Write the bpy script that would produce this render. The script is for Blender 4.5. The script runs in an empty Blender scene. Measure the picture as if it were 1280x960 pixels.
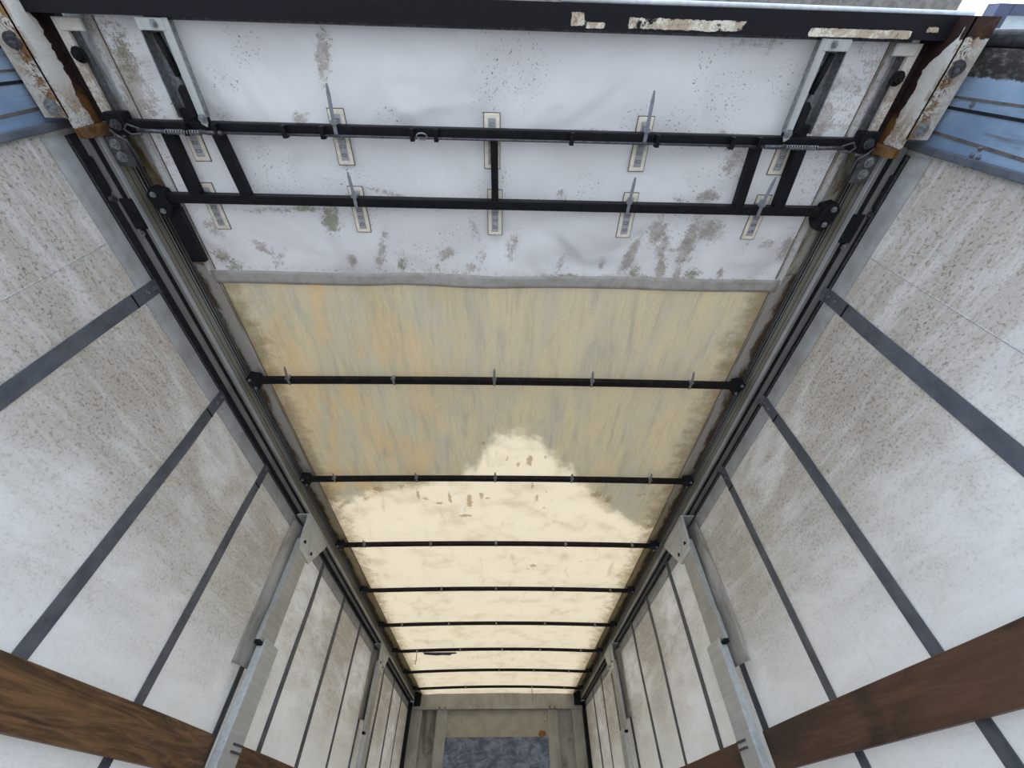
import bpy, bmesh, math, random
from mathutils import Vector, Matrix, noise
random.seed(7)
S = bpy.context.scene
COL = S.collection

# ------------------------------------------------------------------ camera
def cam_axes(a, b, c):
    cz, sz, ca, sa = math.cos(b), math.sin(b), math.cos(a), math.sin(a)
    f = Vector((sz*ca, cz*ca, sa)); r = Vector((cz, -sz, 0)); u = r.cross(f)
    return math.cos(c)*r + math.sin(c)*u, -math.sin(c)*r + math.cos(c)*u, f
R_, U_, F_ = cam_axes(0.85164, 0.034167, -0.013912)
cd = bpy.data.cameras.new('camera'); cam = bpy.data.objects.new('camera', cd); COL.objects.link(cam)
cd.sensor_width = 36; cd.lens = 36*507.96/1280; cd.clip_start = 0.01; cd.clip_end = 500
M = Matrix((( R_.x, U_.x, -F_.x, 0.0246), (R_.y, U_.y, -F_.y, 0), (R_.z, U_.z, -F_.z, 1.1746), (0, 0, 0, 1)))
cam.matrix_world = M
S.camera = cam

# ------------------------------------------------------------------ light and exposure
W = bpy.data.worlds.new('overcast_sky'); S.world = W; W.use_nodes = True
wn = W.node_tree; wn.nodes.clear()
wo = wn.nodes.new('ShaderNodeOutputWorld'); wb = wn.nodes.new('ShaderNodeBackground')
wt = wn.nodes.new('ShaderNodeTexCoord'); wsx = wn.nodes.new('ShaderNodeSeparateXYZ'); wr = wn.nodes.new('ShaderNodeValToRGB')
wr.color_ramp.elements[0].position = 0.0; wr.color_ramp.elements[0].color = (0.54, 0.73, 1.0, 1)
wr.color_ramp.elements[1].position = 0.9; wr.color_ramp.elements[1].color = (0.88, 0.94, 1.0, 1)
wn.links.new(wt.outputs['Generated'], wsx.inputs[0]); wn.links.new(wsx.outputs['Z'], wr.inputs[0])
wn.links.new(wr.outputs[0], wb.inputs[0]); wb.inputs[1].default_value = 3.1
wn.links.new(wb.outputs[0], wo.inputs[0])
S.view_settings.view_transform = 'Standard'; S.view_settings.look = 'None'
S.view_settings.gamma = 1; S.view_settings.use_curve_mapping = False
S.view_settings.exposure = 0.08

# ------------------------------------------------------------------ node helpers
class NT:
    def __init__(s, name):
        s.m = bpy.data.materials.new(name); s.m.use_nodes = True; s.t = s.m.node_tree; s.t.nodes.clear()
        s.out = s.n('ShaderNodeOutputMaterial'); s.tc = s.n('ShaderNodeTexCoord').outputs['Object']
    def n(s, k, **kw):
        o = s.t.nodes.new(k)
        for a, b in kw.items(): setattr(o, a, b)
        return o
    def l(s, a, b): s.t.links.new(a, b)
    def mapv(s, sc=(1, 1, 1), rot=(0, 0, 0), loc=(0, 0, 0)):
        m = s.n('ShaderNodeMapping'); m.inputs['Scale'].default_value = sc; m.inputs['Rotation'].default_value = rot; m.inputs['Location'].default_value = loc
        s.l(s.tc, m.inputs[0]); return m.outputs[0]
    def noise(s, scale, vec=None, detail=4, rough=.6, dist=0):
        o = s.n('ShaderNodeTexNoise'); o.inputs['Scale'].default_value = scale; o.inputs['Detail'].default_value = detail
        o.inputs['Roughness'].default_value = rough; o.inputs['Distortion'].default_value = dist
        s.l(vec if vec is not None else s.tc, o.inputs['Vector']); return o.outputs['Fac']
    def ramp(s, f, a, b, va=0., vb=1.):
        o = s.n('ShaderNodeMapRange'); o.interpolation_type = 'SMOOTHSTEP'
        for i, v in zip(('From Min', 'From Max', 'To Min', 'To Max'), (a, b, va, vb)): o.inputs[i].default_value = v
        s.l(f, o.inputs['Value']); return o.outputs[0]
    def math(s, op, a, b=0.):
        o = s.n('ShaderNodeMath', operation=op)
        for i, v in enumerate((a, b)):
            if isinstance(v, (int, float)): o.inputs[i].default_value = v
            else: s.l(v, o.inputs[i])
        return o.outputs[0]
    def mix(s, f, a, b):
        o = s.n('ShaderNodeMix', data_type='RGBA')
        if isinstance(f, (int, float)): o.inputs[0].default_value = f
        else: s.l(f, o.inputs[0])
        for i, v in ((6, a), (7, b)):
            if isinstance(v, tuple): o.inputs[i].default_value = (*v, 1)
            else: s.l(v, o.inputs[i])
        return o.outputs[2]
    def attr(s, name):
        o = s.n('ShaderNodeAttribute'); o.attribute_name = name; return o.outputs['Color']
    def sep(s, c):
        o = s.n('ShaderNodeSeparateXYZ'); s.l(c, o.inputs[0]); return o.outputs
    def bump(s, h, st=.3, d=.01):
        o = s.n('ShaderNodeBump'); o.inputs['Strength'].default_value = st; o.inputs['Distance'].default_value = d
        s.l(h, o.inputs['Height']); return o.outputs[0]
    def pbr(s, col, rough=.6, metal=0., nrm=None, spec=.5):
        p = s.n('ShaderNodeBsdfPrincipled')
        for i, v in (('Base Color', col), ('Roughness', rough), ('Metallic', metal)):
            if isinstance(v, tuple): p.inputs[i].default_value = (*v, 1)
            elif isinstance(v, (int, float)): p.inputs[i].default_value = v
            else: s.l(v, p.inputs[i])
        p.inputs['Specular IOR Level'].default_value = spec
        if nrm is not None: s.l(nrm, p.inputs['Normal'])
        return p.outputs[0]
    def fin(s, sh): s.l(sh, s.out.inputs[0]); return s.m
    def cloth(s, col, tcol, tw, rough=.6, nrm=None, spec=.25):
        """fabric that also lets daylight through"""
        p = s.pbr(col, rough, 0, nrm, spec); t = s.n('ShaderNodeBsdfTranslucent')
        if isinstance(tcol, tuple): t.inputs[0].default_value = (*tcol, 1)
        else: s.l(tcol, t.inputs[0])
        m = s.n('ShaderNodeMixShader')
        if isinstance(tw, (int, float)): m.inputs[0].default_value = tw
        else: s.l(tw, m.inputs[0])
        s.l(p, m.inputs[1]); s.l(t.outputs[0], m.inputs[2]); return s.fin(m.outputs[0])

def flat(name, col, rough=.5, metal=0., var=.25, sc=30, spec=.5, stretch=(1, 1, 1)):
    k = NT(name); n = k.noise(sc, k.mapv(stretch)); d = tuple(c*(1-var) for c in col); b = tuple(min(1, c*(1+var)) for c in col)
    return k.fin(k.pbr(k.mix(k.ramp(n, .3, .7), d, b), rough, metal, k.bump(n, .15, .002), spec))

MT = {}
MT['black'] = flat('black_steel', (.006, .006, .008), .55, 0, .5, 60, .22)
MT['bowblack'] = flat('dark_bow_steel', (.009, .0065, .006), .6, 0, .6, 40, .2)
MT['steel'] = flat('zinc_steel', (.32, .33, .34), .4, .8, .3, 90)
MT['darksteel'] = flat('dark_steel', (.10, .10, .11), .45, .6, .4, 90)
MT['rubber'] = flat('black_rubber', (.012, .012, .014), .8, 0, .3, 50, .2)
MT['tie'] = flat('grey_plastic', (.22, .23, .26), .45, 0, .15, 80)
MT['tie_old'] = flat('weathered_plastic', (.20, .19, .18), .6, 0, .3, 80)
def alu(name, base, dirt, amt=.5, metal=.35):
    k = NT(name)
    n = k.noise(6, k.mapv((1, 1, 1)), 6); st = k.noise(50, k.mapv((1, .04, 1)), 3)
    g = k.ramp(n, .35, .7, 0, amt)
    c = k.mix(k.ramp(st, .3, .7, 0, .5), base, tuple(x*.6 for x in base))
    return k.fin(k.pbr(k.mix(g, c, dirt), .5, metal, k.bump(st, .15, .002)))
MT['alu'] = alu('rail_aluminium', (.29, .285, .27), (.13, .12, .10), .5, .2)
MT['alu_light'] = alu('pale_metal', (.66, .67, .69), (.35, .35, .34), .3, .5)
MT['alu_yellow'] = alu('yellowed_rail_face', (.33, .305, .26), (.20, .175, .13), .5, .1)
MT['rib'] = alu('rail_ribs', (.30, .295, .28), (.16, .15, .12), .5, .1)
MT['pillar'] = alu('pillar_aluminium', (.56, .57, .55), (.44, .43, .40), .5, .1)
MT['pillar_dirty'] = alu('pillar_sleeve', (.44, .44, .42), (.30, .28, .24), .6, .1)
# painted cream metal peeling to rust: attribute 'paint' says where the coat still holds
def peeled(name, cream, rust_a, rust_b):
    k = NT(name); a = k.sep(k.attr('paint'))
    n = k.noise(55, None, 6, .7); n2 = k.noise(18, None, 6, .7, .6)
    hold = k.ramp(k.math('ADD', a[0], k.math('MULTIPLY', k.math('SUBTRACT', n, .5), .7)), .46, .52)
    rr = k.mix(k.ramp(k.math('ADD', k.math('MULTIPLY', k.math('SUBTRACT', n2, .5), .8), a[2]), .4, .7), rust_a, rust_b)
    dirt = k.mix(k.ramp(n2, .5, .62, 0, 1), cream, (.42, .25, .10))
    crk = k.ramp(k.math('ABSOLUTE', k.math('SUBTRACT', k.noise(30, None, 3, .6, 1.5), .5)), .0, .03, 1, 0)
    wear = k.math('MULTIPLY', a[1], 1.0)
    dirt2 = k.mix(k.math('MULTIPLY', k.ramp(n2, .45, .55), wear), cream, (.30, .16, .06))
    dirt2 = k.mix(k.math('MULTIPLY', crk, wear), dirt2, (.10, .045, .015))
    c = k.mix(hold, rr, dirt2)
    return k.fin(k.pbr(c, .7, 0, k.bump(k.math('ADD', hold, k.math('MULTIPLY', n, .4)), .6, .002), .3))
MT['bracket'] = peeled('peeling_cream_paint', (.66, .62, .56), (.030, .012, .010), (.16, .07, .02))
MT['header'] = peeled('rusted_header_steel', (.80, .74, .62), (.007, .006, .010), (.022, .011, .012))
MT['brown'] = flat('brown_primer', (.13, .065, .022), .7, 0, .4, 40, .3)
MT['maroon'] = flat('dark_rust', (.02, .010, .010), .7, 0, .5, 40, .3)
# blue door-post skin with brown run marks
k = NT('blue_painted_panel'); n = k.noise(5, None, 5); s1 = k.noise(26, k.mapv((1, 1.6, .12)), 5, .65); fine = k.noise(120, k.mapv((1, 3, .2)), 3)
c = k.mix(k.ramp(n, .3, .7), (.19, .27, .39), (.33, .43, .56))
c = k.mix(k.ramp(s1, .55, .72, 0, .8), c, (.13, .12, .12)); c = k.mix(k.ramp(fine, .5, .8, 0, .35), c, (.42, .48, .56))
a = k.sep(k.attr('dirt')); dn = k.noise(35, None, 6, .75)
c = k.mix(k.ramp(k.math('ADD', a[0], k.math('MULTIPLY', k.math('SUBTRACT', dn, .5), .9)), .4, .55), c, k.mix(k.ramp(k.noise(45, k.mapv((1, 1, .5)), 6, .8), .45, .7), (.035, .03, .03), (.23, .21, .20)))
MT['blue'] = k.fin(k.pbr(c, .4, .2, k.bump(s1, .1, .002)))
MT['runmark'] = flat('brown_sealant', (.11, .095, .085), .8, 0, .3, 60, .2)

# side curtain: white fabric with smeared dirt, scratches and speckle
def curtain_mat():
    k = NT('white_curtain_fabric'); xyz = k.sep(k.tc)
    big = k.noise(1.3, k.mapv((1, .7, 1.2)), 4, .5, .3); med = k.noise(6, k.mapv((1, .45, 1.5), (.35, 0, 0)), 7, .72, .4)
    spk = k.noise(110, k.mapv((1, .8, 1), (.3, 0, 0)), 4, .78); spk2 = k.noise(45, k.mapv((1, .5, 1.6), (.5, 0, 0)), 6, .78)
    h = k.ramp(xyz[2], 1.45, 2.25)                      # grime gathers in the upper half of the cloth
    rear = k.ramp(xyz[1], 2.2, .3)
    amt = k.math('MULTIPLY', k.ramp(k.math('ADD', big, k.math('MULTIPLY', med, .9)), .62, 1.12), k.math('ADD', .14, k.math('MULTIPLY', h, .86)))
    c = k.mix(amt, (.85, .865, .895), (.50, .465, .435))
    c = k.mix(k.math('MULTIPLY', k.ramp(med, .5, .7), k.math('ADD', .1, k.math('MULTIPLY', h, .3))), c, (.60, .58, .56))
    sm = k.math('MULTIPLY', k.ramp(spk, .52, .64), k.math('ADD', k.math('MULTIPLY', amt, 1.0), .03))
    c = k.mix(sm, c, (.22, .175, .14))
    sm2 = k.math('MULTIPLY', k.ramp(spk2, .55, .66), k.math('ADD', k.math('MULTIPLY', amt, .75), .01))
    c = k.mix(sm2, c, (.33, .28, .235))
    # wiped streaks
    for rx, sc, off in ((.55, 3.4, 0), (-.35, 2.7, 4), (.15, 4, 9), (.8, 8, 13), (.35, 11, 17), (-.6, 7, 21)):
        st = k.noise(sc, k.mapv((1, .35, 5), (rx, 0, 0), (0, off, off)), 3, .5, .2)
        c = k.mix(k.ramp(st, .60, .68, 0, .27), c, (.74, .755, .785))
    # faint run lines near the bottom
    rn = k.noise(60, k.mapv((1, 1, .05), (0.06, 0, 0)), 2)
    c = k.mix(k.ramp(rn, .62, .75, 0, .14), c, (.5, .49, .48))
    nb = k.noise(420, None, 2)
    return k.cloth(c, k.mix(.4, c, (.95, .78, .54)), .34, .6, k.bump(k.math('ADD', med, k.math('MULTIPLY', nb, .1)), .12, .01))
MT['curtain'] = curtain_mat()
k = NT('grey_curtain_hem'); n = k.noise(9, None, 6, .7); n2 = k.noise(80, None, 5, .75)
c = k.mix(k.ramp(n, .35, .7), (.50, .50, .49), (.36, .34, .32)); c = k.mix(k.ramp(n2, .55, .75, 0, .4), c, (.22, .19, .16))
MT['hem'] = k.cloth(c, (.4, .38, .34), .12, .6)
k = NT('cream_flap_fabric'); n = k.noise(7, k.mapv((1, 1, .3)), 6, .7)
c = k.mix(k.ramp(n, .35, .7), (.62, .57, .50), (.26, .22, .18))
MT['flap'] = k.cloth(c, (.5, .42, .3), .15, .6)
k = NT('grey_webbing'); n = k.noise(12, None, 5, .7); n2 = k.noise(300, None, 2)
c = k.mix(k.ramp(n, .3, .7), (.070, .076, .092), (.125, .130, .148))
MT['strap'] = k.fin(k.pbr(c, .6, 0, k.bump(n2, .2, .001), .35))

# rear white roof sheet; attribute 'stain': r grime, g moss, b dark specks
k = NT('white_roof_sheet'); a = k.sep(k.attr('stain')); ed = k.noise(48, None, 6, .72); sp = k.noise(150, None, 3, .7); cl = k.noise(3, None, 4)
nn = k.math('SUBTRACT', ed, .5)
c = k.mix(k.ramp(cl, .3, .7), (.77, .75, .735), (.84, .82, .81))
fz = k.noise(190, None, 4, .75); fz2 = k.noise(16, None, 4, .6)
gm = k.ramp(k.math('ADD', k.math('ADD', a[0], k.math('MULTIPLY', nn, 1.7)), k.math('MULTIPLY', k.math('SUBTRACT', fz, .5), .9)), .38, .70)
g = k.math('MULTIPLY', gm, k.ramp(fz2, .3, .7, .45, .9))
c = k.mix(g, c, (.38, .31, .245))
c = k.mix(k.math('MULTIPLY', gm, k.ramp(fz, .56, .66, 0, .7)), c, (.20, .13, .09))
m = k.ramp(k.math('ADD', k.math('ADD', a[1], k.math('MULTIPLY', nn, 1.7)), k.math('MULTIPLY', k.math('SUBTRACT', fz, .5), 1.3)), .45, .75, 0, .8)
c = k.mix(m, c, (.23, .22, .10))
d = k.math('MULTIPLY', k.ramp(sp, .62, .66), k.ramp(a[2], .08, .5))
c = k.mix(d, c, (.09, .06, .045))
wr_ = k.noise(3.2, k.mapv((1, 1, 1), (0, 0, .7)), 2, .4, .6)
MT['whitesheet'] = k.cloth(c, k.mix(.5, c, (.85, .86, .9)), .24, .5, k.bump(wr_, 1.0, .09), .3)
k = NT('grey_weld_band'); n = k.noise(26, None, 5, .7)
MT['band'] = k.cloth(k.mix(k.ramp(n, .35, .7), (.52, .49, .46), (.40, .36, .32)), (.5, .45, .38), .10, .7)
# yellowed translucent roof sheet; r: thick rear area, darker and less translucent, g: brown drip marks
k = NT('yellowed_roof_sheet'); a = k.sep(k.attr('stain')); xyz = k.sep(k.tc)
st = k.noise(22, k.mapv((1, .13, 1), (0, 0, .05)), 5, .65, .3); st2 = k.noise(8, k.mapv((1, .22, 1)), 5, .6, .4)
weave = k.noise(260, k.mapv((1, .35, 1)), 3, .7); bl = k.noise(16, None, 6, .7)
c = k.mix(k.ramp(st2, .35, .65), (.75, .66, .47), (.65, .605, .50))
orng = k.math('MULTIPLY', k.ramp(k.noise(5, k.mapv((1, .35, 1), (0, 0, .1)), 5, .6, .3), .45, .62), k.ramp(xyz[0], .1, -.9, .12, .8))
c = k.mix(orng, c, (.78, .60, .32))
c = k.mix(k.ramp(st, .50, .70, 0, .65), c, (.47, .455, .39))
c = k.mix(k.ramp(k.noise(60, k.mapv((1, .08, 1)), 4, .7), .5, .7, 0, .45), c, (.50, .46, .37))
c = k.mix(k.ramp(k.noise(130, None, 3, .7), .58, .66, 0, .35), c, (.35, .31, .22))
c = k.mix(k.ramp(weave, .45, .7, 0, .35), c, (.46, .40, .3))
dense = k.ramp(k.math('ADD', a[0], k.math('MULTIPLY', k.math('SUBTRACT', bl, .5), 1.1)), .25, .72)
c2 = k.mix(k.ramp(k.noise(5, k.mapv((1, 1.2, 1), (0, 0, .8)), 5, .6), .48, .70, 0, .5), (.83, .76, .63), (.58, .50, .35))
c = k.mix(dense, c2, c)
drip = k.ramp(k.math('ADD', a[1], k.math('MULTIPLY', k.math('SUBTRACT', k.noise(45, None, 4, .7), .5), 1.2)), .36, .56, 0, .7)
dg = k.noise(7, k.mapv((1.6, .45, 1), (0, 0, -.55)), 4, .6, .3)
c = k.mix(k.ramp(dg, .58, .72, 0, .4), c, (.50, .44, .30))
c = k.mix(drip, c, (.40, .28, .13))
ed = k.ramp(k.math('ADD', k.math('ABSOLUTE', xyz[0]), k.math('MULTIPLY', k.math('SUBTRACT', bl, .5), .34)), .95, 1.09, 0, .8)
c = k.mix(ed, c, (.30, .22, .10))
MT['yellowsheet'] = k.cloth(c, k.mix(.35, c, (1.0, .90, .76)), k.math('SUBTRACT', .55, k.math('MULTIPLY', dense, .20)), .55, k.bump(weave, .1, .002), .2)
k = NT('roof_edge_flap'); n = k.noise(14, k.mapv((1, .5, 1)), 6, .75, .4); xyz = k.sep(k.tc)
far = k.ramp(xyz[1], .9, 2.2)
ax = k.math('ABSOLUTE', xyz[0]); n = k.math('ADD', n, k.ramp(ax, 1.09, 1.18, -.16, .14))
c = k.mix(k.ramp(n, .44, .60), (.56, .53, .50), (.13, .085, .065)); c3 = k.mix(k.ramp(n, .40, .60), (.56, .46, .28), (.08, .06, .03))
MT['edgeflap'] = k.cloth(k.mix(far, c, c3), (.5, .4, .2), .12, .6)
k = NT('rear_edge_flap'); n = k.noise(11, k.mapv((1, .5, 1)), 6, .75, .4)
MT['rearflap'] = k.cloth(k.mix(k.ramp(n, .44, .62), (.64, .60, .54), (.22, .15, .08)), (.4, .35, .2), .12, .6)
MT['patch'] = flat('cream_patch_border', (.88, .80, .66), .6, 0, .1, 60)
MT['patchin'] = flat('grey_patch_web', (.42, .42, .44), .6, 0, .15, 90)
MT['seam'] = flat('grey_weld_seam', (.52, .50, .49), .7, 0, .3, 90)
MT['stitch'] = flat('dark_stitching', (.14, .11, .09), .8, 0, .2, 90)
# wood
def wood(name, a_, b_, dark):
    k = NT(name)
    g = k.noise(7, k.mapv((1, .35, 4.5)), 6, .65, 1.8); f = k.noise(40, k.mapv((1, .06, 2)), 4, .7)
    kn = k.noise(2.4, k.mapv((1, .8, 1.5)), 4, .6, 1.0)
    c = k.mix(k.ramp(g, .35, .68), a_, b_); c = k.mix(k.ramp(kn, .50, .68, 0, .75), c, dark); c = k.mix(k.ramp(f, .5, .75, 0, .4), c, dark)
    return k.fin(k.pbr(c, .55, 0, k.bump(f, .2, .003), .35))
MT['woodL'] = wood('stained_board', (.060, .030, .014), (.22, .112, .048), (.016, .009, .006))
MT['woodR'] = wood('dark_stained_board', (.082, .042, .026), (.135, .066, .038), (.030, .017, .012))
MT['floor'] = wood('floor_plywood', (.34, .30, .26), (.42, .38, .34), (.22, .18, .16))
# front wall
k = NT('grey_bulkhead_paint'); n = k.noise(5, k.mapv((1, 1, .5)), 6, .7, .5); f = k.noise(60, k.mapv((1, 1, .08)), 3)
c = k.mix(k.ramp(n, .35, .68), (.42, .40, .36), (.29, .265, .225)); c = k.mix(k.ramp(f, .5, .8, 0, .3), c, (.26, .24, .2))
MT['bulk'] = k.fin(k.pbr(c, .6, .1))
k = NT('dirty_recess_paint'); n = k.noise(4, k.mapv((1, 1, .4)), 6, .75, .8)
MT['recess'] = k.fin(k.pbr(k.mix(k.ramp(n, .4, .62), (.36, .345, .31), (.13, .115, .10)), .65))
k = NT('blue_grey_steel_sheet'); n = k.noise(7, k.mapv((1, 1, 1.6)), 7, .75, .5); f = k.noise(40, k.mapv((1, 1, .2)), 3)
c = k.mix(k.ramp(n, .38, .66), (.075, .088, .12), (.24, .275, .35)); c = k.mix(k.ramp(f, .55, .8, 0, .4), c, (.07, .08, .1))
MT['kick'] = k.fin(k.pbr(c, .5, .3))
k = NT('rusty_upper_sheet'); n = k.noise(16, None, 6, .75); a = k.sep(k.attr('rust'))
c = k.mix(k.ramp(k.noise(7, None, 5), .35, .7), (.41, .375, .30), (.33, .30, .24))
c = k.mix(k.ramp(k.math('ADD', a[0], k.math('MULTIPLY', k.math('SUBTRACT', n, .5), 1.0)), .45, .6), c, (.25, .11, .03))
MT['upper'] = k.fin(k.pbr(c, .65))
MT['render'] = flat('grey_roughcast', (.17, .155, .145), .9, 0, .3, 25, .2)
MT['ground'] = flat('asphalt', (.50, .50, .50), .9, 0, .2, 3, .2)
MT['bluebeam'] = flat('slate_blue_steel', (.035, .045, .09), .5, 0, .3, 10)
MT['pale'] = flat('pale_sheet', (.45, .52, .55), .5, 0, .1, 10)

# ------------------------------------------------------------------ mesh helpers
class MB:
    def __init__(s): s.b = bmesh.new()
    def box(s, x0, x1, y0, y1, z0, z1, mat=None):
        vs = [s.b.verts.new(v) for v in ((x0,y0,z0),(x1,y0,z0),(x1,y1,z0),(x0,y1,z0),(x0,y0,z1),(x1,y0,z1),(x1,y1,z1),(x0,y1,z1))]
        if mat is not None:
            for v in vs: v.co = mat @ v.co
        for f in ((0,3,2,1),(4,5,6,7),(0,1,5,4),(1,2,6,5),(2,3,7,6),(3,0,4,7)): s.b.faces.new([vs[i] for i in f])
        return s
    def bar(s, p, q, w, h, up=(0, 0, 1)):
        p, q = Vector(p), Vector(q); d = (q-p).normalized(); a = d.cross(Vector(up)).normalized(); c = a.cross(d)
        vs = []
        for e in (p, q):
            for i, j in ((-1,-1),(1,-1),(1,1),(-1,1)): vs.append(s.b.verts.new(e + a*w/2*i + c*h/2*j))
        for f in ((0,1,2,3),(7,6,5,4),(0,4,5,1),(1,5,6,2),(2,6,7,3),(3,7,4,0)): s.b.faces.new([vs[i] for i in f])
        return s
    def tube(s, pts, r, n=10, r2=None):
        pts = [Vector(p) for p in pts]; rings = []
        for i, p in enumerate(pts):
            d = (pts[min(i+1, len(pts)-1)] - pts[max(i-1, 0)]).normalized()
            a = d.cross(Vector((0, 0, 1)));
            if a.length < .05: a = d.cross(Vector((1, 0, 0)))
            a.normalize(); c = a.cross(d)
            rr = r if r2 is None else r + (r2-r)*i/(len(pts)-1)
            rings.append([s.b.verts.new(p + a*rr*math.cos(t*2*math.pi/n) + c*rr*math.sin(t*2*math.pi/n)) for t in range(n)])
        for A, B in zip(rings, rings[1:]):
            for t in range(n): s.b.faces.new((A[t], A[(t+1) % n], B[(t+1) % n], B[t]))
        s.b.faces.new(rings[0][::-1]); s.b.faces.new(rings[-1]); return s
    def prism(s, prof, y0, y1, axis='y'):
        """closed (a,b) outline extruded along an axis: y -> (x,z); x -> (y,z); z -> (x,y)"""
        mk = {'y': lambda a, b, t: (a, t, b), 'x': lambda a, b, t: (t, a, b), 'z': lambda a, b, t: (a, b, t)}[axis]
        A = [s.b.verts.new(mk(a, b, y0)) for a, b in prof]; B = [s.b.verts.new(mk(a, b, y1)) for a, b in prof]
        n = len(prof)
        s.b.faces.new(A); s.b.faces.new(B[::-1])
        for i in range(n): s.b.faces.new((A[i], B[i], B[(i+1) % n], A[(i+1) % n]))
        return s
    def sheet(s, fn, us, vs, th, attr=None, an='stain'):
        """curved sheet with real thickness; fn(u,v)->(point, normal offset dir)"""
        lay = s.b.verts.layers.float_color.new(an) if attr else None
        G = []
        for side in (0, 1):
            g = []
            for u in us:
                row = []
                for v in vs:
                    p, nd = fn(u, v); w = s.b.verts.new(Vector(p) + Vector(nd)*th*side)
                    if lay: w[lay] = (*attr(u, v), 1)
                    row.append(w)
                g.append(row)
            G.append(g)
        nu, nv = len(us), len(vs)
        for i in range(nu-1):
            for j in range(nv-1):
                s.b.faces.new((G[0][i][j], G[0][i+1][j], G[0][i+1][j+1], G[0][i][j+1]))
                s.b.faces.new((G[1][i][j+1], G[1][i+1][j+1], G[1][i+1][j], G[1][i][j]))
        for i in range(nu-1):
            for j in (0, nv-1): s.b.faces.new((G[0][i][j], G[0][i+1][j], G[1][i+1][j], G[1][i][j]))
        for j in range(nv-1):
            for i in (0, nu-1): s.b.faces.new((G[0][i][j], G[0][i][j+1], G[1][i][j+1], G[1][i][j]))
        return s
    def build(s, name, mat, parent=None, smooth=False, bevel=0):
        bmesh.ops.recalc_face_normals(s.b, faces=s.b.faces)
        me = bpy.data.meshes.new(name); s.b.to_mesh(me); s.b.free()
        me.materials.append(MT[mat])
        if smooth:
            for p in me.polygons: p.use_smooth = True
        o = bpy.data.objects.new(name, me); COL.objects.link(o)
        if parent:
            o.parent = parent
            # meshes are written in world coordinates unless the root is a kit at the origin
            L = parent.get('_base')
            if L: 
                for v in me.vertices: v.co -= Vector(L)
        if bevel:
            m = o.modifiers.new('bevel', 'BEVEL'); m.width = bevel; m.segments = 2; m.limit_method = 'ANGLE'
        return o
BASES = {}
def thing(name, label, cat, loc=(0, 0, 0), group=None):
    o = bpy.data.objects.new(name, None); COL.objects.link(o); o.location = loc; o.empty_display_size = .05
    o['label'] = label; o['category'] = cat
    if group: o['group'] = group
    BASES[o.name] = Vector(loc); return o
def part(mb, name, mat, parent, off=None, **kw):
    """mesh given in world coordinates, hung under a thing (or a part of a thing)"""
    o = mb.build(name, mat, None, **kw); o.parent = parent
    b = BASES.get(parent.name, Vector((0, 0, 0)))
    if off is not None: b = off
    if b.length > 0:
        for v in o.data.vertices: v.co -= b
    BASES[o.name] = Vector((0, 0, 0)) if False else b
    o['_b'] = 0; del o['_b']
    return o
def sub(mb, name, mat, parent, **kw):
    o = mb.build(name, mat, None, **kw); o.parent = parent; b = BASES[parent.name]
    for v in o.data.vertices: v.co -= b
    return o
def struct(mb, name, mat, parent=None, **kw):
    o = mb.build(name, mat, None, **kw); o['kind'] = 'structure'
    if parent: o.parent = parent; 
    if parent and 'kind' in o: del o['kind']
    return o
def tag(o, label, cat, group=None):
    o['label'] = label; o['category'] = cat
    if group: o['group'] = group
    return o
def bolt_mb(p, d, r=.010, L=.02, stud=0.0):
    """washer, hexagon nut and stud, pointing along d"""
    p = Vector(p); d = Vector(d).normalized(); m = MB()
    m.tube([p, p+d*.003], r*1.45, 16); m.tube([p+d*.003, p+d*(.003+r*.8)], r, 6)
    if stud: m.tube([p+d*.003, p+d*(.003+r*.8+stud)], r*.5, 8)
    return m
def sm(a, b, x):
    t = max(0., min(1., (x-a)/(b-a))); return t*t*(3-2*t)
def nz(x, y, z=0): return noise.noise((x, y, z))
def frange(a, b, n): return [a+(b-a)*i/n for i in range(n+1)]

SIDES = (('left', -1), ('right', 1))
DX = 0.008          # the roof assembly sits a touch to the right of the curtains
Y0, Y1 = .24, 7.15
YF = 7.15

# ------------------------------------------------------------------ floor, ground, front wall
m = MB(); m.box(-1.215, 1.215, -.12, YF, -.05, 0); struct(m, 'floor', 'floor')
m = MB(); m.box(-25, 25, -25, 25, -1.35, -1.25); struct(m, 'ground', 'ground')
m = MB(); m.box(-1.32, 1.32, YF+.03, YF+.08, -.1, 2.75)
wall = struct(m, 'wall_front', 'recess')
def wp(name, mat, x0, x1, z0, z1, y0=YF, y1=YF+.03, **kw):
    mm = MB(); mm.box(x0, x1, y0, y1, z0, z1); o = mm.build(name, mat, None, bevel=.003); o.parent = wall
    for a, b in kw.items(): o[a] = b
    return o
for s in (-1, 1):
    a, b = sorted((s*1.185, s*1.035)); wp('corner_pilaster', 'bulk', a, b, 0, 2.455, YF-.02)
    a, b = sorted((s*.84, s*.69)); wp('inner_pilaster', 'bulk', a, b, 0, 2.455, YF-.012)
    mm = MB(); mm.box(min(s*.835, s*.827), max(s*.835, s*.827), YF-.02, YF-.012, 0, 2.45); o = mm.build('pilaster_lip', 'recess'); o.parent = wall
wp('header_fascia', 'bulk', -1.075, 1.085, 2.485, 2.625, YF-.03, YF+.03)
led = wp('header_ledge', 'bulk', -1.18, 1.19, 2.448, 2.486, YF-.045, YF+.03)
for x in (-.80, -.72, .73, .80):
    mm = bolt_mb((x, YF-.045, 2.465), (0, -1, 0), .008); o = mm.build('rivet', 'darksteel'); o.parent = led
mm = MB()
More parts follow.
